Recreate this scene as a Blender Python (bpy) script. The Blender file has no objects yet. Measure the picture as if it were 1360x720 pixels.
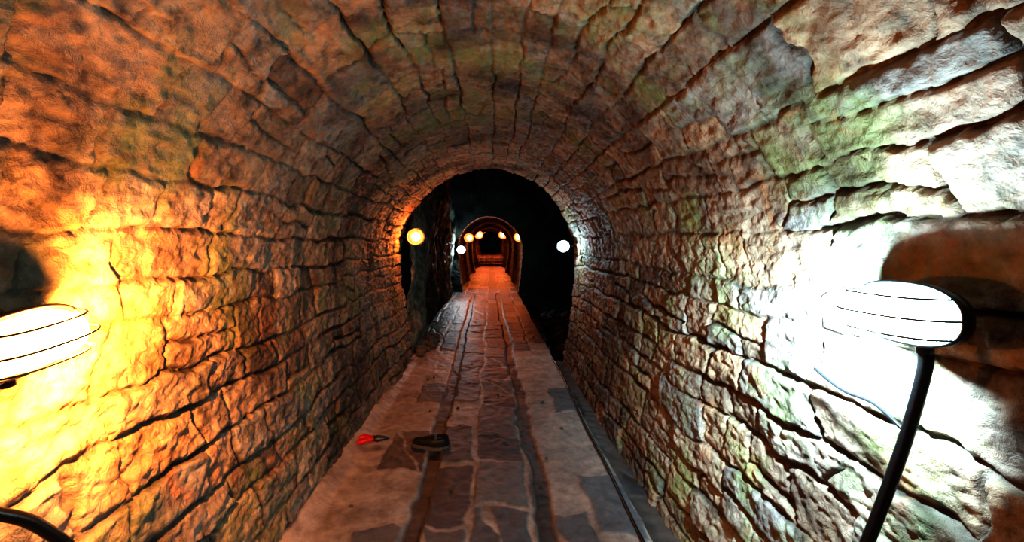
import bpy, math, random
import numpy as np
from mathutils import Vector, Matrix

random.seed(5)
scene = bpy.context.scene
try:
    scene.view_settings.view_transform = 'Standard'
    scene.view_settings.look = 'High Contrast'
except Exception:
    pass

# ------------------------------------------------------------ noise helpers
_grids = {}
def vnoise(x, y, seed=0):
    if seed not in _grids:
        _grids[seed] = np.random.default_rng(1000 + seed).random((256, 256))
    g = _grids[seed]
    xi = np.floor(x).astype(int); yi = np.floor(y).astype(int)
    fx = x - xi; fy = y - yi
    fx = fx*fx*(3-2*fx); fy = fy*fy*(3-2*fy)
    x0 = xi % 256; x1 = (xi+1) % 256; y0 = yi % 256; y1 = (yi+1) % 256
    a = g[x0, y0]*(1-fx)+g[x1, y0]*fx
    b = g[x0, y1]*(1-fx)+g[x1, y1]*fx
    return (a*(1-fy)+b*fy)*2-1

def fbm(x, y, seed=0, octv=4, gain=0.5):
    r = 0; a = 1.0; t = 0
    for o in range(octv):
        r = r + a*vnoise(x*2**o+o*17.3, y*2**o+o*9.1, seed+o)
        t += a; a *= gain
    return r/t

def sstep(a, b, x):
    t = np.clip((x-a)/(b-a), 0, 1)
    return t*t*(3-2*t)

# ------------------------------------------------------------ mesh helpers
def link(o):
    scene.collection.objects.link(o); return o

def grid_object(name, P, attr, mat, flip=False, smooth=True):
    n, m = P.shape[:2]
    idx = np.arange(n*m).reshape(n, m)
    q = np.stack([idx[:-1, :-1], idx[1:, :-1], idx[1:, 1:], idx[:-1, 1:]], -1).reshape(-1, 4)
    if flip: q = q[:, ::-1]
    me = bpy.data.meshes.new(name)
    me.vertices.add(n*m); me.vertices.foreach_set('co', P.reshape(-1).astype(np.float32))
    nf = len(q)
    me.loops.add(nf*4); me.loops.foreach_set('vertex_index', q.reshape(-1).astype(np.int32))
    me.polygons.add(nf)
    me.polygons.foreach_set('loop_start', np.arange(0, nf*4, 4, dtype=np.int32))
    try: me.polygons.foreach_set('loop_total', np.full(nf, 4, dtype=np.int32))
    except Exception: pass
    me.polygons.foreach_set('use_smooth', np.full(nf, smooth))
    me.update(calc_edges=True); me.validate()
    if attr is not None:
        at = me.attributes.new('stone', 'FLOAT_COLOR', 'POINT')
        A = np.ones((n*m, 4), dtype=np.float32); A[:, :3] = attr.reshape(-1, 3)
        at.data.foreach_set('color', A.reshape(-1))
    me.materials.append(mat)
    return link(bpy.data.objects.new(name, me))

def mesh_object(name, verts, faces, mat, parent=None, smooth=True):
    me = bpy.data.meshes.new(name); me.from_pydata([tuple(v) for v in verts], [], faces); me.update()
    me.polygons.foreach_set('use_smooth', [smooth]*len(me.polygons))
    me.materials.append(mat)
    o = link(bpy.data.objects.new(name, me))
    if parent: o.parent = parent
    return o

def tube_geo(pts, r, seg=10, closed=False, verts=None, faces=None, cap=True):
    verts = [] if verts is None else verts; faces = [] if faces is None else faces
    pts = [Vector(p) for p in pts]; n = len(pts); base = len(verts)
    up = Vector((0.31, 0.2, 0.93)).normalized()
    prev = None
    for i, p in enumerate(pts):
        if closed: t = pts[(i+1) % n]-pts[i-1]
        else: t = pts[min(i+1, n-1)]-pts[max(i-1, 0)]
        t.normalize()
        if prev is None: a = t.cross(up); a.normalize()
        else: a = (prev - t*prev.dot(t)).normalized()
        prev = a; b = t.cross(a)
        rr = r[i] if hasattr(r, '__len__') else r
        for k in range(seg):
            th = 2*math.pi*k/seg
            verts.append(p+a*math.cos(th)*rr+b*math.sin(th)*rr)
    for i in range(n if closed else n-1):
        j = (i+1) % n
        for k in range(seg):
            k2 = (k+1) % seg
            faces.append((base+i*seg+k, base+i*seg+k2, base+j*seg+k2, base+j*seg+k))
    if not closed and cap:
        faces.append(tuple(base+k for k in range(seg))[::-1])
        faces.append(tuple(base+(n-1)*seg+k for k in range(seg)))
    return verts, faces

def smooth_path(pts, n=12):
    pts = [Vector(p) for p in pts]; out = []
    P = [pts[0]]+pts+[pts[-1]]
    for i in range(1, len(P)-2):
        for k in range(n):
            t = k/n
            a, b, c, d = P[i-1], P[i], P[i+1], P[i+2]
            out.append(0.5*((2*b)+(c-a)*t+(2*a-5*b+4*c-d)*t*t+(3*b-a-3*c+d)*t**3))
    out.append(pts[-1]); return out

# ------------------------------------------------------------ materials
def new_mat(name):
    m = bpy.data.materials.new(name); m.use_nodes = True
    nt = m.node_tree; nt.nodes.clear()
    out = nt.nodes.new('ShaderNodeOutputMaterial')
    b = nt.nodes.new('ShaderNodeBsdfPrincipled')
    nt.links.new(b.outputs[0], out.inputs[0])
    return m, nt, b

def ramp(nt, fac, stops):
    r = nt.nodes.new('ShaderNodeValToRGB'); e = r.color_ramp.elements
    while len(e) < len(stops): e.new(0.5)
    for el, (p, c) in zip(e, stops):
        el.position = p; el.color = (*c, 1)
    nt.links.new(fac, r.inputs[0]); return r.outputs[0]

def noise(nt, scale, detail=6, rough=0.6, vec=None, dist=0.0):
    n = nt.nodes.new('ShaderNodeTexNoise')
    n.inputs['Scale'].default_value = scale; n.inputs['Detail'].default_value = detail
    n.inputs['Roughness'].default_value = rough; n.inputs['Distortion'].default_value = dist
    if vec is None:
        tc = nt.nodes.new('ShaderNodeTexCoord'); vec = tc.outputs['Object']
    nt.links.new(vec, n.inputs['Vector']); return n.outputs['Fac']

def mix(nt, typ, fac, a, b):
    m = nt.nodes.new('ShaderNodeMix'); m.data_type = 'RGBA'; m.blend_type = typ
    for s, v in ((0, fac), (6, a), (7, b)):
        if isinstance(v, (int, float)): m.inputs[s].default_value = v
        elif isinstance(v, tuple): m.inputs[s].default_value = (*v, 1)
        else: nt.links.new(v, m.inputs[s])
    return m.outputs[2]

def bump(nt, bsdf, h, strength, dist, prev=None):
    b = nt.nodes.new('ShaderNodeBump'); b.inputs['Strength'].default_value = strength
    b.inputs['Distance'].default_value = dist
    nt.links.new(h, b.inputs['Height'])
    if prev is not None: nt.links.new(prev, b.inputs['Normal'])
    return b.outputs[0]

def stone_material(name, stops, jointcol, bump_s=0.65, moss=0.7, rust=0.6):
    m, nt, b = new_mat(name)
    at = nt.nodes.new('ShaderNodeAttribute'); at.attribute_name = 'stone'
    sp = nt.nodes.new('ShaderNodeSeparateColor'); nt.links.new(at.outputs['Color'], sp.inputs[0])
    c = ramp(nt, sp.outputs[0], stops)
    n1 = noise(nt, 11, 9, 0.7)
    c = mix(nt, 'MULTIPLY', 0.95, c, ramp(nt, n1, [(0.34, (0.20, 0.17, 0.15)), (0.48, (0.75, 0.70, 0.66)), (0.6, (1.1, 1.05, 1.0)), (0.74, (1.5, 1.45, 1.35))]))
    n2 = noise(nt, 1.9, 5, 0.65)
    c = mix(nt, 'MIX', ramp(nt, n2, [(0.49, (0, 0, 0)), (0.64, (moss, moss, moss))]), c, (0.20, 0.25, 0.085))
    n3 = noise(nt, 3.7, 6, 0.7, dist=0.8)
    c = mix(nt, 'MIX', ramp(nt, n3, [(0.54, (0, 0, 0)), (0.66, (rust, rust, rust))]), c, (0.38, 0.15, 0.06))
    n4 = noise(nt, 1.3, 4, 0.6, dist=0.5)
    c = mix(nt, 'MULTIPLY', 1.0, c, ramp(nt, n4, [(0.38, (0.34, 0.32, 0.33)), (0.52, (1, 1, 1))]))
    c = mix(nt, 'MIX', sp.outputs[1], jointcol, c)
    nt.links.new(c, b.inputs['Base Color'])
    b.inputs['Roughness'].default_value = 0.6
    b.inputs['Specular IOR Level'].default_value = 0.5
    nn = bump(nt, b, noise(nt, 24, 7, 0.65, dist=0.5), bump_s, 0.028)
    nn = bump(nt, b, noise(nt, 80, 4, 0.6), 0.5, 0.007, nn)
    nt.links.new(nn, b.inputs['Normal'])
    return m

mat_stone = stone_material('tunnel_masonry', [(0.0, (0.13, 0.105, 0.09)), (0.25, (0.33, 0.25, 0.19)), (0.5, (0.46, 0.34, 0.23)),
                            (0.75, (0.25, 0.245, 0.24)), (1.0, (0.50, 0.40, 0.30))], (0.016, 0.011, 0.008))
mat_rock = stone_material('cavern_rock', [(0, (0.010, 0.011, 0.011)), (0.5, (0.022, 0.024, 0.022)), (1, (0.34, 0.38, 0.31))], (0.02, 0.02, 0.02), 0.9, 0.0, 0.0)  # near-black tones put the unlit cavern's darkness into the rock colour

def simple(name, col, rough=0.5, metal=0.0, nb=0.2, scale=60):
    m, nt, b = new_mat(name)
    n = noise(nt, scale, 5, 0.6)
    c = mix(nt, 'MULTIPLY', 0.7, col, ramp(nt, n, [(0.3, (0.5, 0.5, 0.5)), (0.7, (1.2, 1.2, 1.2))]))
    nt.links.new(c, b.inputs['Base Color'])
    b.inputs['Roughness'].default_value = rough; b.inputs['Metallic'].default_value = metal
    nt.links.new(bump(nt, b, n, nb, 0.004), b.inputs['Normal'])
    return m
mat_black = simple('black_cast_iron', (0.008, 0.008, 0.010), 0.4, 0.0)
mat_cable = simple('black_rubber_cable', (0.008, 0.009, 0.011), 0.25)
mat_red = simple('red_plastic', (0.80, 0.015, 0.02), 0.35)
mat_steel = simple('dull_steel', (0.12, 0.12, 0.12), 0.4, 0.8)
mat_leather = simple('worn_leather', (0.022, 0.02, 0.02), 0.35, nb=0.6)
mat_sole = simple('shoe_sole', (0.20, 0.15, 0.12), 0.7)

_gl = {}
def glow(col, s):
    key = (col, s)
    if key in _gl: return _gl[key]
    m = bpy.data.materials.new('lit_lamp_glass'); m.use_nodes = True
    nt = m.node_tree; nt.nodes.clear()
    out = nt.nodes.new('ShaderNodeOutputMaterial'); add = nt.nodes.new('ShaderNodeAddShader')
    em = nt.nodes.new('ShaderNodeEmission'); tr = nt.nodes.new('ShaderNodeBsdfTransparent')
    em.inputs[0].default_value = (*col, 1); em.inputs[1].default_value = s
    tr.inputs[0].default_value = (0.85, 0.85, 0.85, 1)
    nt.links.new(em.outputs[0], add.inputs[0]); nt.links.new(tr.outputs[0], add.inputs[1])
    nt.links.new(add.outputs[0], out.inputs[0])
    _gl[key] = m
    return m
WARM = (1.0, 0.33, 0.065); COOL = (0.60, 0.90, 1.0); DEEP = (1.0, 0.19, 0.03)

def floor_material():
    m, nt, b = new_mat('path_concrete_and_flagstone')
    at = nt.nodes.new('ShaderNodeAttribute'); at.attribute_name = 'stone'
    sp = nt.nodes.new('ShaderNodeSeparateColor'); nt.links.new(at.outputs['Color'], sp.inputs[0])
    n1 = noise(nt, 3.2, 8, 0.65)
    conc = ramp(nt, n1, [(0.3, (0.22, 0.175, 0.155)), (0.5, (0.42, 0.335, 0.30)), (0.7, (0.60, 0.49, 0.44))])
    flag = ramp(nt, sp.outputs[0], [(0, (0.055, 0.06, 0.075)), (0.6, (0.10, 0.105, 0.125)), (1, (0.17, 0.165, 0.18))])
    n2 = noise(nt, 14, 8, 0.7)
    mul = ramp(nt, n2, [(0.3, (0.5, 0.48, 0.46)), (0.65, (1.15, 1.15, 1.15))])
    c = mix(nt, 'MIX', sp.outputs[1], conc, flag)
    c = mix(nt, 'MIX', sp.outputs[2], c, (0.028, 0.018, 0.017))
    c = mix(nt, 'MULTIPLY', 0.9, c, mul)
    nt.links.new(c, b.inputs['Base Color'])
    b.inputs['Roughness'].default_value = 0.45
    nn = bump(nt, b, n2, 0.4, 0.012)
    nt.links.new(nn, b.inputs['Normal'])
    return m
mat_floor = floor_material()

# ------------------------------------------------------------ tunnel profile
CX = -0.04; HW = 1.105; ZS = 1.33; TOP = 2.43
def profile():
    pts = []
    for z in np.linspace(-0.12, ZS, 200, endpoint=False):
        h = HW-0.165*((ZS-z)/ZS)**2
        pts.append((CX-h, z))
    for a in np.linspace(math.pi, 0, 400):
        pts.append((CX+HW*math.cos(a), ZS+(TOP-ZS)*math.sin(a)))
    for z in np.linspace(ZS, -0.12, 201)[1:]:
        h = HW-0.125*((ZS-z)/ZS)**2
        pts.append((CX+h, z))
    return np.array(pts)
PR = profile()
SL = np.concatenate([[0], np.cumsum(np.linalg.norm(np.diff(PR, axis=0), axis=1))])
def prof_at(s):
    x = np.interp(s, SL, PR[:, 0]); z = np.interp(s, SL, PR[:, 1])
    e = 0.01
    tx = np.interp(s+e, SL, PR[:, 0])-np.interp(s-e, SL, PR[:, 0])
    tz = np.interp(s+e, SL, PR[:, 1])-np.interp(s-e, SL, PR[:, 1])
    l = np.hypot(tx, tz)
    return x, z, tz/l, -tx/l      # inward normal
def ground(v):
    st = 0.16*sstep(29.0, 29.05, v)+0.16*sstep(29.6, 29.65, v)+0.16*sstep(30.2, 30.25, v)
    return st+0.035*np.clip(v-30.5, 0, 100)

def blocks(S, V, seed, hmin, hmax, lmin, lmax, warp=1.0):
    r = np.random.default_rng(seed)
    warpS = S+warp*(0.045*fbm(V*1.5, S*1.3, seed+40, 3)+0.015*vnoise(V*7, S*6, seed+43)+0.005*vnoise(V*22, S*19, seed+47))
    warpV = V+warp*(0.070*vnoise(S*5, V*3, seed+44)+0.020*vnoise(S*14, V*9, seed+45))
    edges = [-0.2]
    while edges[-1] < S.max()+0.3: edges.append(edges[-1]+r.uniform(hmin, hmax))
    edges = np.array(edges)
    k = np.clip(np.searchsorted(edges, warpS)-1, 0, len(edges)-2)
    ds = np.minimum(warpS-edges[k], edges[k+1]-warpS)
    R1 = np.zeros_like(S); R2 = np.zeros_like(S); R3 = np.zeros_like(S); dv = np.ones_like(S); lv = np.zeros_like(S); blen = np.ones_like(S)
    for c in np.unique(k):
        mk = k == c
        ve = [V.min()-0.6-r.random()*0.3]
        while ve[-1] < V.max()+0.6: ve.append(ve[-1]+r.uniform(lmin, lmax))
        ve = np.array(ve); wv = warpV[mk]
        j = np.clip(np.searchsorted(ve, wv)-1, 0, len(ve)-2)
        dv[mk] = np.minimum(wv-ve[j], ve[j+1]-wv)
        blen[mk] = ve[j+1]-ve[j]
        lv[mk] = (wv-0.5*(ve[j]+ve[j+1]))/(ve[j+1]-ve[j])
        t = r.random((3, len(ve)))
        R1[mk] = t[0][j]; R2[mk] = t[1][j]; R3[mk] = t[2][j]
    hgt = edges[k+1]-edges[k]
    ls = (warpS-0.5*(edges[k]+edges[k+1]))/hgt
    return ds, dv, ls, lv, R1, R2, R3, hgt, blen

def lining(vs, ns, seed, scale=None, relief=1.0):
    s = np.linspace(0.0, SL[-1], ns)
    V, S = np.meshgrid(vs, s, indexing='ij')
    ds, dv, ls, lv, R1, R2, R3, hgt, blen = blocks(S, V, seed, 0.12, 0.25, 0.20, 0.56)
    off = (R3-0.5)*0.3
    sp1 = (R2 > 0.6) & (hgt > 0.18)
    cut = np.abs(ls-off+0.12*lv)*hgt
    ds = np.where(sp1, np.minimum(ds, cut), ds)
    up = sp1 & (ls-off+0.12*lv > 0)
    R1 = np.where(up, (R1*7.31) % 1.0, R1)
    sp2 = (R3 > 0.6) & (blen > 0.36) & ((R2 < 0.7) | up)
    cut2 = np.abs(lv-0.2*(R1-0.5)+0.25*ls*(R2-0.5))*blen
    dv = np.where(sp2, np.minimum(dv, cut2), dv)
    sd = sp2 & (lv-0.2*(R1-0.5)+0.25*ls*(R2-0.5) > 0)
    R1 = np.where(sd, (R1*5.77+0.3) % 1.0, R1)
    vault = sstep(1.7, 2.3, S)*sstep(SL[-1]-1.7, SL[-1]-2.3, S)      # 1 in the crown of the vault
    jw = (0.005+0.009*(fbm(V*3, S*3, seed+60, 2)+0.5).clip(0, 1.5))*(1-0.20*vault)
    d = np.minimum(ds*(1+0.4*vault), dv*1.05)
    d = d+0.005*vnoise(V*40, S*40, seed+61)
    stone = sstep(jw*0.3, jw*1.6, d)
    pillow = sstep(0, 0.03, d)
    deep = (0.18+0.82*sstep(-0.25, 0.40, fbm(V*2.1, S*2.1, seed+62, 3)))*(1-0.25*vault)
    face = fbm(V*6, S*9, seed+63, 3, 0.55)
    rough = fbm(V*19, S*34, seed+70, 3, 0.65)
    r1 = np.abs(fbm(V*11+R1*40, S*21+R2*30, seed+80, 3))
    ridg = 1-3.0*r1.clip(0, 0.5)
    h = -(1-stone)*0.030*deep + pillow*0.003 + (1-0.25*vault)*((R1-0.5)*0.022 + stone*(ls*(R2-0.5)*0.024+lv*(R3-0.5)*0.022))
    h = h+face*0.012*(0.4+0.6*pillow)+rough*0.0120+ridg*0.005*pillow
    h = h*relief + fbm(V*0.9, S*0.8, seed+90, 2)*0.04
    x, z, nx, nz = prof_at(S)
    if scale is not None: h = h+scale(V)
    h = h - 0.02
    P = np.stack([x+nx*h, V, z+nz*h+ground(V)], -1)
    st = stone+(1-stone)*(1-deep)*0.6
    A = np.stack([R1*0.8+0.2*R3, st, R2], -1)
    return P, A, s

def add_lining(vs, ns, seed, suffix_names, scale=None, relief=1.0):
    P, A, s = lining(vs, ns, seed, scale, relief)
    a = int(np.searchsorted(s, 1.62)); b = int(np.searchsorted(s, SL[-1]-1.62))
    for nm, i0, i1 in ((suffix_names[0], 0, a+1), (suffix_names[1], a, b+1), (suffix_names[2], b, ns)):
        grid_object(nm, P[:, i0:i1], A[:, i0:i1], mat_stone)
    return P

v = [-1.6]
while v[-1] < 6.1:
    vv = v[-1]; v.append(vv+(0.02 if vv < 0.5 else (0.0070 if vv < 3.0 else 0.0105)))
vs1 = np.array(v)
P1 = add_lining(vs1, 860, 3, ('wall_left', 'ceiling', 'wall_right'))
v = [14.0]
while v[-1] < 44: v.append(v[-1]+(0.03 if v[-1] < 20 else 0.06))
vs2 = np.array(v)
def ribs(V):
    f = np.zeros_like(V)
    for c, w, t in ((14.2, 0.25, 0.10), (18.5, 0.25, 0.10), (23.2, 0.3, 0.16), (28.4, 0.3, 0.22), (35, 0.3, 0.2)):
        f = f+t*(sstep(c-w-0.04, c-w, V)-sstep(c+w, c+w+0.04, V))
    return f+0.06
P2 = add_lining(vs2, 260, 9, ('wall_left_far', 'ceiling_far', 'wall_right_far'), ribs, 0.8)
e = P2[-1]; c0 = np.array([0, 44.0, 1.9])
t = np.linspace(0, 1, 12)[:, None, None]
PC = e[None]*(1-t)+c0*t; AC = np.ones(PC.shape)*0.9
grid_object('wall_back', PC, AC, mat_rock)

# ------------------------------------------------------------ cavern between tunnels
def cav_profile(n):
    pts = []
    L, R, T, B, r = -1.20, 4.2, 4.6, -0.95, 1.2
    rl = 0.9
    for z in np.linspace(B, T-rl, 60, endpoint=False): pts.append((L, z))
    for a in np.linspace(math.pi, math.pi/2, 20, endpoint=False): pts.append((L+rl+rl*math.cos(a), T-rl+rl*math.sin(a)))
    for x in np.linspace(L+rl, R-r, 50, endpoint=False): pts.append((x, T))
    for a in np.linspace(math.pi/2, 0, 20, endpoint=False): pts.append((R-r+r*math.cos(a), T-r+r*math.sin(a)))
    for z in np.linspace(T-r, B, 60): pts.append((R, z))
    pts = np.array(pts); sl = np.concatenate([[0], np.cumsum(np.linalg.norm(np.diff(pts, axis=0), axis=1))])
    s = np.linspace(0, sl[-1], n)
    return s, np.interp(s, sl, pts[:, 0]), np.interp(s, sl, pts[:, 1])
nc = 420
sc, cx, cz = cav_profile(nc)
vc = np.arange(6.08, 14.03, 0.03)
VC, SC = np.meshgrid(vc, sc, indexing='ij')
CXg = np.tile(cx, (len(vc), 1)); CZg = np.tile(cz, (len(vc), 1))
dx = 1.4-CXg; dz = 1.8-CZg; l = np.hypot(dx, dz); dx = dx/l; dz = dz/l
n0 = fbm(VC*0.9, SC*0.9, 120, 5, 0.55); rd = 1-2*np.abs(fbm(VC*1.7, SC*1.3, 130, 4))
hh = n0*0.22+rd*0.10+0.04*fbm(VC*8, SC*8, 140, 3)
hh = np.where(CXg < -0.9, hh*0.9+0.09*sstep(7.8, 6.3, VC), hh)
PCV = np.stack([CXg+np.sign(dx)*hh*np.abs(dx), VC, CZg+dz*hh], -1)
lit_left = sstep(0.0, -1.2, CXg)*sstep(3.2, 2.2, CZg)  # rock right and above painted darker, as shade; lower left stays lighter
AV = np.stack([0.3+0.25*n0+0.55*lit_left, sstep(-0.35, -0.05, rd), n0], -1)
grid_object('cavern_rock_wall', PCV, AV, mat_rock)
def facade(name, ring, vpos):
    n = 30
    si = np.linspace(0, 1, nc)
    rs = np.linspace(0, 1, ring.shape[0])
    inner = np.stack([np.interp(si, rs, ring[:, k]) for k in range(3)], -1)
    outer = np.stack([cx, np.full(nc, vpos), cz], -1)
    outer[:, 0] += np.where(cx < 1.4, -0.25, 0.4); outer[:, 2] += np.where(cz > 3, 0.4, 0)
    t = np.linspace(0, 1, n)[:, None, None]
    P = inner[None]*(1-t)+outer[None]*t
    P[:, :, 1] += fbm(P[:, :, 0]*3+20, P[:, :, 2]*3, 150, 4)*0.08*np.minimum(1, t[:, :, 0]*6)
    A = np.stack([0.3+0.2*fbm(P[:, :, 0]*5, P[:, :, 2]*5, 160, 2), np.ones(P.shape[:2]), np.ones(P.shape[:2])], -1)  # low value paints the facade dark, as if no light reached it
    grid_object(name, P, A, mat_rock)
facade('wall_portal_near', P1[-1], 6.1)
facade('wall_portal_far', P2[0], 14.0)
gx = np.arange(-1.5, 4.4, 0.04); gv = np.arange(6.0, 14.1, 0.04)
GV, GX = np.meshgrid(gv, gx, indexing='ij')
GZ = -0.50+0.22*fbm(GX*1.5, GV*1.5, 170, 5, 0.6)+0.3*sstep(2.0, 4.2, GX)
GZ = np.where(GX < 0.85, -0.75, GZ)
grid_object('cavern_floor', np.stack([GX, GV, GZ], -1), np.stack([0.5+GZ*0, 1+GZ*0, GZ*0], -1), mat_rock, flip=True)

# ------------------------------------------------------------ floor path
xs = np.concatenate([np.linspace(-1.12, 0.79, 200), np.linspace(0.795, 0.85, 12), np.linspace(0.87, 1.04, 10)])
v = [-1.6]
while v[-1] < 44: v.append(v[-1]+(0.02 if v[-1] < 1 else 0.011 if v[-1] < 5 else 0.02 if v[-1] < 9 else 0.05))
vf = np.array(v)
FV, FX = np.meshgrid(vf, xs, indexing='ij')
ds, dv, ls, lv, R1, R2, R3, hgt, blen = blocks(FX+3.02, FV*0.9, 77, 0.27, 0.36, 0.34, 0.66, 1.0)
cutf = np.abs(ls*0.8+lv*(R3-0.5)*1.6)*hgt
spf = (R3 > 0.78)
ds = np.where(spf, np.minimum(ds, cutf), ds)
dd = np.minimum(ds, dv)+0.016*vnoise(FX*6, FV*6, 181)+0.006*vnoise(FX*25, FV*25, 182)
fl = sstep(0.006, 0.024, dd)
inner = ((FX > -0.38) & (FX < 0.26))
prob = np.where(inner, 0.84, np.where((FV < 3.0) & (FX > 0.3), 0.5, 0.07))
prob = np.where(FV > 6.5, np.where(inner, 0.95, 0.8), prob)
fl = fl*(R2 < prob)
tl = -0.395-0.010*(FV-2.3)+0.018*vnoise(FV*1.3, FV*0, 190); tr = 0.305-0.012*(FV-2.3).clip(-4, 9)+0.018*vnoise(FV*1.3, FV*0+3, 191)
tw = 0.050+0.014*vnoise(FV*9, FX*9, 192)
track = np.maximum(1-sstep(tw*0.7, tw*1.3, np.abs(FX-tl)), 1-sstep(tw*0.7, tw*1.3, np.abs(FX-tr)))
track = track*(FV < 13.8)*(0.9+0.1*vnoise(FV*4, FX*20, 193))
fl = fl*(1-np.clip(track*3, 0, 1))
FZ = 0.010*fbm(FX*3, FV*3, 200, 4)+0.006*fl+(R1-0.5)*0.010*fl-0.018*track+0.005*fbm(FX*20, FV*20, 205, 3)
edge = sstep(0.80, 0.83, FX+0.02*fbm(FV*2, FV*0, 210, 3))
drop = np.where((FV > 6.12) & (FV < 13.95), 0.75, 0.055)
FZ = FZ-edge*drop+ground(FV)
FZ = FZ+0.06*sstep(-0.90, -1.06, FX)*(FV < 6.1)
FXX = np.where((FV > 6.12) & (FV < 13.95) & (FX > 0.85), 0.85, FX)
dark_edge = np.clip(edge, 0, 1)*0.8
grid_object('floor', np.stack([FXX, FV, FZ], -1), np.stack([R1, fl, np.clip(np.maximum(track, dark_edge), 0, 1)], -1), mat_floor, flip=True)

# ------------------------------------------------------------ lamps
def lathe(prof, seg=24):
    V = []; F = []
    for (r, h) in prof:
        for i in range(seg):
            th = 2*math.pi*i/seg
            V.append((r*math.cos(th), r*math.sin(th), h))
    for j in range(len(prof)-1):
        for i in range(seg):
            k = (i+1) % seg
            F.append((j*seg+i, j*seg+k, (j+1)*seg+k, (j+1)*seg+i))
    return V, F
def spow(c, ex): return math.copysign(abs(c)**ex, c)
def oval(a, b, levels, nu=36, ex=0.8, caps=True):
    V = []; F = []
    for (sc_, h) in levels:
        for i in range(nu):
            th = 2*math.pi*i/nu
            V.append((a*sc_*spow(math.cos(th), ex), b*sc_*spow(math.sin(th), ex), h))
    m = len(levels)
    for j in range(m-1):
        for i in range(nu):
            k = (i+1) % nu
            F.append((j*nu+i, j*nu+k, (j+1)*nu+k, (j+1)*nu+i))
    if caps:
        F.append(tuple(range(nu))[::-1]); F.append(tuple((m-1)*nu+i for i in range(nu)))
    return V, F

def frame_empty(loc, N, tilt=0.0):
    N = Vector(N).normalized(); Z = Vector((0, 0, 1)); A = Z.cross(N).normalized(); B = N.cross(A)
    A2 = A*math.cos(tilt)+B*math.sin(tilt); B2 = N.cross(A2)
    e = bpy.data.objects.new('caged_bulkhead_lamp', None); e.empty_display_size = 0.1; link(e)
    M = Matrix.Identity(4)
    for k in range(3):
        M[k][0] = A2[k]; M[k][1] = B2[k]; M[k][2] = N[k]; M[k][3] = loc[k]
    e.matrix_world = M
    return e

def add_bulb(e, loc, col, power, radius):
    ld = bpy.data.lights.new('bulb', 'POINT'); ld.energy = power; ld.color = col; ld.shadow_soft_size = radius
    lo = link(bpy.data.objects.new('bulb', ld)); lo.parent = e; lo.location = loc

def bulkhead(loc, N, col, power, wall_spot_power, glass_s, far, tilt=0.0, a=0.125, b=0.058, n=0.085):
    e = frame_empty(loc, N, tilt)
    lev = [(math.cos(math.pi/2*j/10)**0.75 if j < 10 else 0.02, 0.006+n*math.sin(math.pi/2*j/10)) for j in range(11)]
    V, F = oval(a, b, lev, caps=False); F.append(tuple(10*36+i for i in range(36)))
    mesh_object('glass', V, F, glow(col, glass_s), e)
    V, F = oval(a+0.012, b+0.012, [(0.70, -0.022), (0.95, -0.019), (1.0, -0.010), (1.0, 0.002), (0.97, 0.007), (0.90, 0.007), (0.86, 0.002)])
    mesh_object('housing', V, F, mat_black, e)
    V, F = oval(a*0.30, b*0.6, [(1, -0.09), (1, -0.02)], 20)
    mesh_object('wall_mount', V, F, mat_black, e)
    V = []; F = []
    ring = [((a+0.010)*spow(math.cos(t), 0.8), (b+0.010)*spow(math.sin(t), 0.8), 0.012) for t in np.linspace(0, 2*math.pi, 49)[:-1]]
    tube_geo(ring, 0.0050, 8, True, V, F)
    for bb in (-0.6, 0.0, 0.6):
        w = math.sqrt(1-bb*bb)
        arc = [((a+0.010)*(0.25+0.75*w)*spow(math.cos(t), 0.7), bb*(b+0.012), 0.012+(n+0.008)*(0.2+0.8*w)*max(0, math.sin(t))**0.8) for t in np.linspace(0, math.pi, 29)]
        tube_geo(arc, 0.0026, 6, False, V, F)
    mesh_object('wire_cage', V, F, mat_black, e)
    V, F = tube_geo([(-far*0.03, -b*0.6, -0.010), (-far*0.03, -b-0.03, -0.010)], 0.016, 12)
    mesh_object('cable_gland', V, F, mat_black, e)
    add_bulb(e, (far*0.075, 0, 0.066), col, power, 0.016)
    # added spot light, no real part of the lamp, brightening the wall nearby
    sd = bpy.data.lights.new('added_wall_spot', 'SPOT'); sd.energy = wall_spot_power; sd.color = col; sd.shadow_soft_size = 0.016
    sd.spot_size = math.radians(138); sd.spot_blend = 1.0
    so = link(bpy.data.objects.new('added_wall_spot', sd)); so.parent = e; so.location = (far*0.095, -0.018, 0.070)
    d = Vector((far*0.48, -0.27, -0.84)).normalized()
    so.rotation_mode = 'QUATERNION'; so.rotation_quaternion = d.to_track_quat('-Z', 'Y')
    return e

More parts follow.
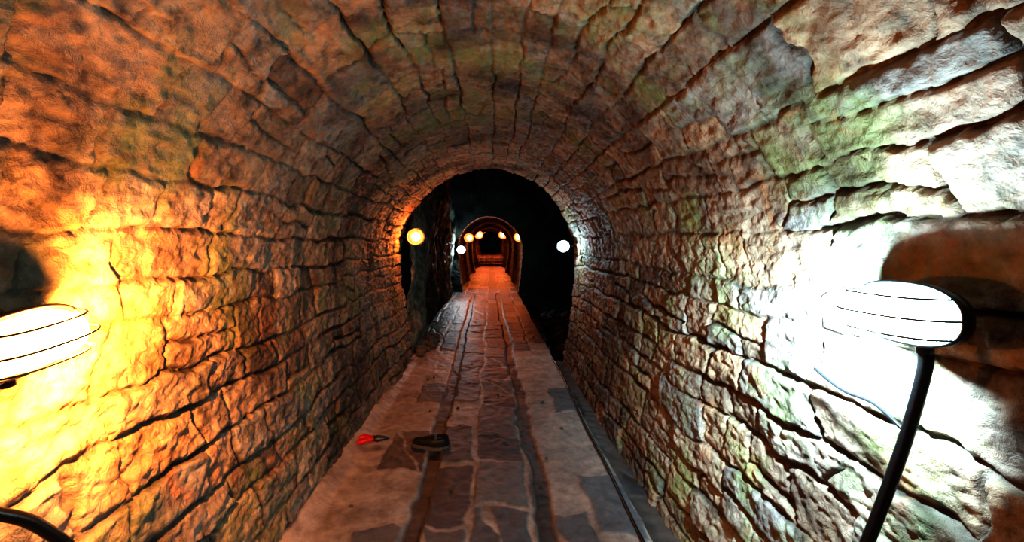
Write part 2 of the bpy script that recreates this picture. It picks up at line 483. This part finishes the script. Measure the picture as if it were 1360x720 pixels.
def jar_lamp(loc, N, col, power, glass_s, r=0.056, L=0.165, mount=None, bulb=0.03, cages=6, core=(1.0, 0.62, 0.34)):
    N = Vector(N).normalized()
    e = frame_empty(loc, N)
    cyl = L-r*0.9
    prof = [(r*0.92, 0.0), (r, 0.015), (r, cyl*0.5), (r*0.985, cyl)]
    for i in range(1, 9):
        a = math.pi/2*i/8; prof.append((max(r*0.985*math.cos(a), 1e-4), cyl+r*0.9*math.sin(a)))
    V, F = lathe(prof); mesh_object('glass', V, F, glow(col, glass_s), e)
    prof = [(max(r*0.55*math.sin(q), 1e-4), L*0.5-r*0.62*math.cos(q)) for q in np.linspace(0, math.pi, 13)]
    V, F = lathe(prof, 18); mesh_object('bulb_envelope', V, F, glow(core, 9.0), e)
    prof = [(1e-4, -0.08), (r*0.45, -0.08), (r*0.6, -0.06), (r*1.0, -0.035), (r*1.06, -0.004), (r*1.14, -0.002), (r*1.14, 0.012), (r*1.02, 0.014), (r*0.95, 0.004), (r*0.95, -0.002), (1e-4, -0.002)]
    V, F = lathe(prof, 28); mesh_object('housing', V, F, mat_black, e)
    V = []; F = []
    rc = r*1.10
    for q in range(cages):
        t0 = 2*math.pi*(q+0.5)/cages
        arc = [(rc, 0.0), (rc, cyl)]+[(rc*math.cos(a), cyl+rc*math.sin(a)) for a in np.linspace(0.12, math.pi/2, 9)]
        tube_geo([(max(a_, 0.0005)*math.cos(t0), max(a_, 0.0005)*math.sin(t0), b_) for a_, b_ in arc], 0.0014, 6, False, V, F)
    tube_geo([(rc*math.cos(a), rc*math.sin(a), cyl*0.98) for a in np.linspace(0, 2*math.pi, 33)[:-1]], 0.0016, 6, True, V, F)
    mesh_object('wire_cage', V, F, mat_black, e)
    A = Vector((0, 0, 1)).cross(N).normalized(); B = N.cross(A)
    loc = Vector(loc)
    def loc2(p):
        d = Vector(p)-loc
        return Vector((d.dot(A), d.dot(B), d.dot(N)))
    V, F = tube_geo([loc2(p) for p in smooth_path([loc-N*0.07]+[Vector(p) for p in mount], 6)], 0.016, 10)
    mesh_object('wall_arm', V, F, mat_black, e)
    add_bulb(e, (0, 0, L*0.5), col, power, bulb)
    return e

def wall_lamp(x, y, z, side, col, power, glass_s, r=0.07, bulb=0.035, core=(1.0, 0.62, 0.34)):
    return jar_lamp((x+side*0.02, y+0.03, z), (-side*0.35, -0.93, 0.0), col, power, glass_s, r=r, L=r*1.9,
                    mount=[(x+side*0.07, y+0.15, z), (x+side*0.18, y+0.16, z), (x+side*0.34, y+0.16, z)], bulb=bulb, core=core)

LR = (0.955, 1.07, 1.34); LL = (-1.018, 1.01, 1.285)
lampR = bulkhead(LR, (-1, -0.03, 0.0), COOL, 50, 620, 6.0, -1)
lampL = bulkhead(LL, (1, -0.03, 0.0), WARM, 44, 380, 12.0, 1, tilt=0.12)
ORG = (1.0, 0.22, 0.03); CC = (0.8, 0.95, 1.0)
wall_lamp(-0.94, 5.85, 1.57, -1, ORG, 30, 1.4, r=0.095, bulb=0.03)
wall_lamp(0.90, 5.85, 1.452, 1, COOL, 18, 2.0, r=0.068, core=CC)
wall_lamp(-0.88, 13.8, 1.28, -1, COOL, 55, 2, r=0.11, core=CC)
wall_lamp(-0.74, 15.6, 1.65, -1, DEEP, 40, 1.3, r=0.14, bulb=0.04)
wall_lamp(0.90, 15.0, 1.67, 1, DEEP, 40, 1.3, r=0.14, bulb=0.04)
wall_lamp(-0.66, 25, 1.9, -1, DEEP, 100, 1.3, r=0.20, bulb=0.06)
wall_lamp(0.66, 25, 1.9, 1, DEEP, 100, 1.3, r=0.20, bulb=0.06)
wall_lamp(-0.50, 32, 2.25, -1, (1, 0.16, 0.05), 160, 1.3, r=0.12)
wall_lamp(0.55, 32, 2.25, 1, (1, 0.16, 0.05), 160, 1.3, r=0.12)

# ------------------------------------------------------------ cables
def cable(name, pts, r, parent=None, loc=None, N=None, tilt=0.0):
    P = smooth_path(pts, 10)
    if parent is not None:
        N = Vector(N).normalized(); A = Vector((0, 0, 1)).cross(N).normalized(); B = N.cross(A)
        A2 = A*math.cos(tilt)+B*math.sin(tilt); B2 = N.cross(A2); L0 = Vector(loc)
        P = [Vector(((p-L0).dot(A2), (p-L0).dot(B2), (p-L0).dot(N))) for p in P]
    V, F = tube_geo(P, r, 10)
    return mesh_object(name, V, F, mat_cable, parent)
kr = dict(parent=lampR, loc=LR, N=(-1, -0.03, 0.0))
kl = dict(parent=lampL, loc=LL, N=(1, -0.03, 0.0), tilt=0.12)
cable('supply_cable', [(0.968, 1.04, 1.27), (0.972, 1.045, 1.22), (0.972, 1.07, 1.12), (0.965, 1.10, 1.0), (0.935, 1.15, 0.78), (0.91, 1.20, 0.6), (0.89, 1.30, 0.35), (0.86, 1.40, 0.14), (0.80, 1.55, 0.012), (0.77, 1.9, 0.012)], 0.0145, **kr)
cable('droop_wire', [(1.0, 1.44, 1.11), (1.0, 1.33, 1.08), (0.985, 1.2, 1.085), (0.975, 1.09, 1.05)], 0.005, **kr)
cable('supply_cable', [(-1.03, 0.98, 1.21), (-1.04, 0.92, 1.15), (-1.04, 0.89, 1.05), (-1.02, 0.93, 0.97), (-0.985, 1.01, 0.89), (-0.955, 1.10, 0.74), (-0.94, 1.2, 0.5), (-0.90, 1.3, 0.15), (-0.86, 1.5, 0.02)], 0.0135, **kl)
cable('power_cable', [(0.77, 1.96, 0.012), (0.755, 2.4, 0.012), (0.77, 3.2, 0.014), (0.765, 3.9, 0.012), (0.785, 4.6, 0.012), (0.80, 5.4, 0.012), (0.79, 6.0, 0.012)], 0.011)

# ------------------------------------------------------------ red handled pliers
e = bpy.data.objects.new('red_handled_pliers', None); link(e); e.location = (-0.87, 3.47, 0.03); e.rotation_euler = (0, 0, 0.1)
V = []; F = []
tube_geo(smooth_path([(-0.11, 0.035, 0.005), (-0.07, 0.04, 0.012), (-0.02, 0.012, 0.012), (0.0, 0, 0.012)], 6), 0.018, 10, False, V, F)
tube_geo(smooth_path([(-0.11, -0.035, 0.0), (-0.07, -0.04, 0.01), (-0.02, -0.012, 0.012), (0.0, 0, 0.012)], 6), 0.018, 10, False, V, F)
mesh_object('handles', V, F, mat_red, e)
V = []; F = []
tube_geo([(-0.01, 0.0, 0.012), (0.02, 0.012, 0.012), (0.06, 0.012, 0.014), (0.11, 0.004, 0.012)], [0.014, 0.020, 0.016, 0.006], 8, False, V, F)
tube_geo([(-0.01, 0.0, 0.012), (0.02, -0.012, 0.012), (0.06, -0.012, 0.014), (0.11, -0.004, 0.012)], [0.014, 0.020, 0.016, 0.006], 8, False, V, F)
tube_geo([(0.0, 0, -0.006), (0.0, 0, 0.032)], 0.010, 12, False, V, F)
mesh_object('jaws', V, F, mat_steel, e)

# ------------------------------------------------------------ old shoe lying on the path
e = bpy.data.objects.new('old_shoe', None); link(e); e.location = (-0.44, 3.42, 0.0); e.rotation_euler = (0, 0, math.pi-0.05)
def shoe_w(t): return 0.032+0.022*max(0.0, math.sin(math.pi*min(1, t*1.15)))**0.7 + 0.008*math.sin(t*6)
V = []; F = []; nl, ng = 20, 14
for i in range(nl+1):
    t = i/nl; x = -0.14+0.28*t
    w = shoe_w(t)*math.sqrt(max(0.02, 1-(2*t-1)**6)); h = (0.105-0.05*min(1, t*1.4)) * math.sqrt(max(0.05, 1-(2*t-1)**8))
    for k in range(ng):
        a = math.pi*k/(ng-1)
        zz = h*max(0.0, math.sin(a))**0.8
        if 0.05 < t < 0.4 and 0.25*math.pi < a < 0.75*math.pi: zz = min(zz, 0.045)
        V.append((x, w*math.cos(a), 0.02+zz))
for i in range(nl):
    for k in range(ng-1): F.append((i*ng+k, i*ng+k+1, (i+1)*ng+k+1, (i+1)*ng+k))
F.append(tuple(range(ng))); F.append(tuple(nl*ng+k for k in range(ng))[::-1])
mesh_object('upper', V, F, mat_leather, e)
V = []; F = []
out = []
for i in range(nl+1):
    t = i/nl; out.append((-0.145+0.29*t, (shoe_w(t)+0.006)*math.sqrt(max(0.02, 1-(2*t-1)**6))))
loop = out+[(x, -y) for x, y in out[::-1]]
for zz in (0.0, 0.024):
    for x, y in loop: V.append((x, y, zz+(0.004 if x > 0.1 else 0)))
m_ = len(loop)
for i in range(m_): F.append((i, (i+1) % m_, m_+(i+1) % m_, m_+i))
F.append(tuple(range(m_))[::-1]); F.append(tuple(m_+i for i in range(m_)))
mesh_object('sole', V, F, mat_sole, e, smooth=False)

# ------------------------------------------------------------ rubble
import bmesh
mat_rub = simple('rubble_stone', (0.15, 0.14, 0.12), 0.8, nb=0.8, scale=20)
def rubble(name, items):
    bm = bmesh.new()
    for (x, y, z, r) in items:
        ret = bmesh.ops.create_icosphere(bm, subdivisions=3, radius=1.0)
        sx, sy, sz = [r*random.uniform(0.7, 1.2) for _ in range(3)]; sz *= 0.7
        ph = random.random()*50; rot = Matrix.Rotation(random.random()*6, 3, 'Z')
        for vv in ret['verts']:
            c = vv.co.copy()
            k = 1+0.25*math.sin(c.x*3+ph)*math.cos(c.y*4+ph)+0.12*math.sin(c.z*9+c.x*7+ph)
            c = Vector((round(c.x*k*2.6)/2.6*0.5+c.x*k*0.5, round(c.y*k*2.6)/2.6*0.5+c.y*k*0.5, round(c.z*k*2.6)/2.6*0.5+c.z*k*0.5))
            vv.co = rot @ Vector((c.x*sx, c.y*sy, c.z*sz)) + Vector((x, y, z))
    me = bpy.data.meshes.new(name); bm.to_mesh(me); bm.free()
    me.materials.append(mat_rub)
    link(bpy.data.objects.new(name, me))
items = [(-0.98+random.uniform(-0.08, 0.12), 6.25+random.uniform(-0.1, 1.1), 0.03, random.uniform(0.05, 0.12)) for _ in range(16)]
rubble('rubble_pile', items)
items = [(random.uniform(0.95, 2.6), random.uniform(6.4, 12), -0.42, random.uniform(0.08, 0.28)) for _ in range(60)]
rubble('rubble_pile', items)
items = [(random.uniform(-0.85, 0.7), random.uniform(2.0, 5.8), 0.006, random.uniform(0.008, 0.016)) for _ in range(28)]
rubble('loose_pebbles', items)

# ------------------------------------------------------------ world + camera
w = bpy.data.worlds.new('world'); scene.world = w; w.use_nodes = True
bg = w.node_tree.nodes.get('Background')
bg.inputs[0].default_value = (0.02, 0.03, 0.05, 1); bg.inputs[1].default_value = 0.05
cam = bpy.data.cameras.new('camera'); co = link(bpy.data.objects.new('camera', cam))
co.location = (0, 0, 1.5); co.rotation_euler = (math.pi/2, 0, 0)
cam.sensor_width = 36; cam.lens = 36*620/1360
cam.shift_x = 28/1360; cam.shift_y = -38/1360
cam.clip_start = 0.02; cam.clip_end = 200
scene.camera = co
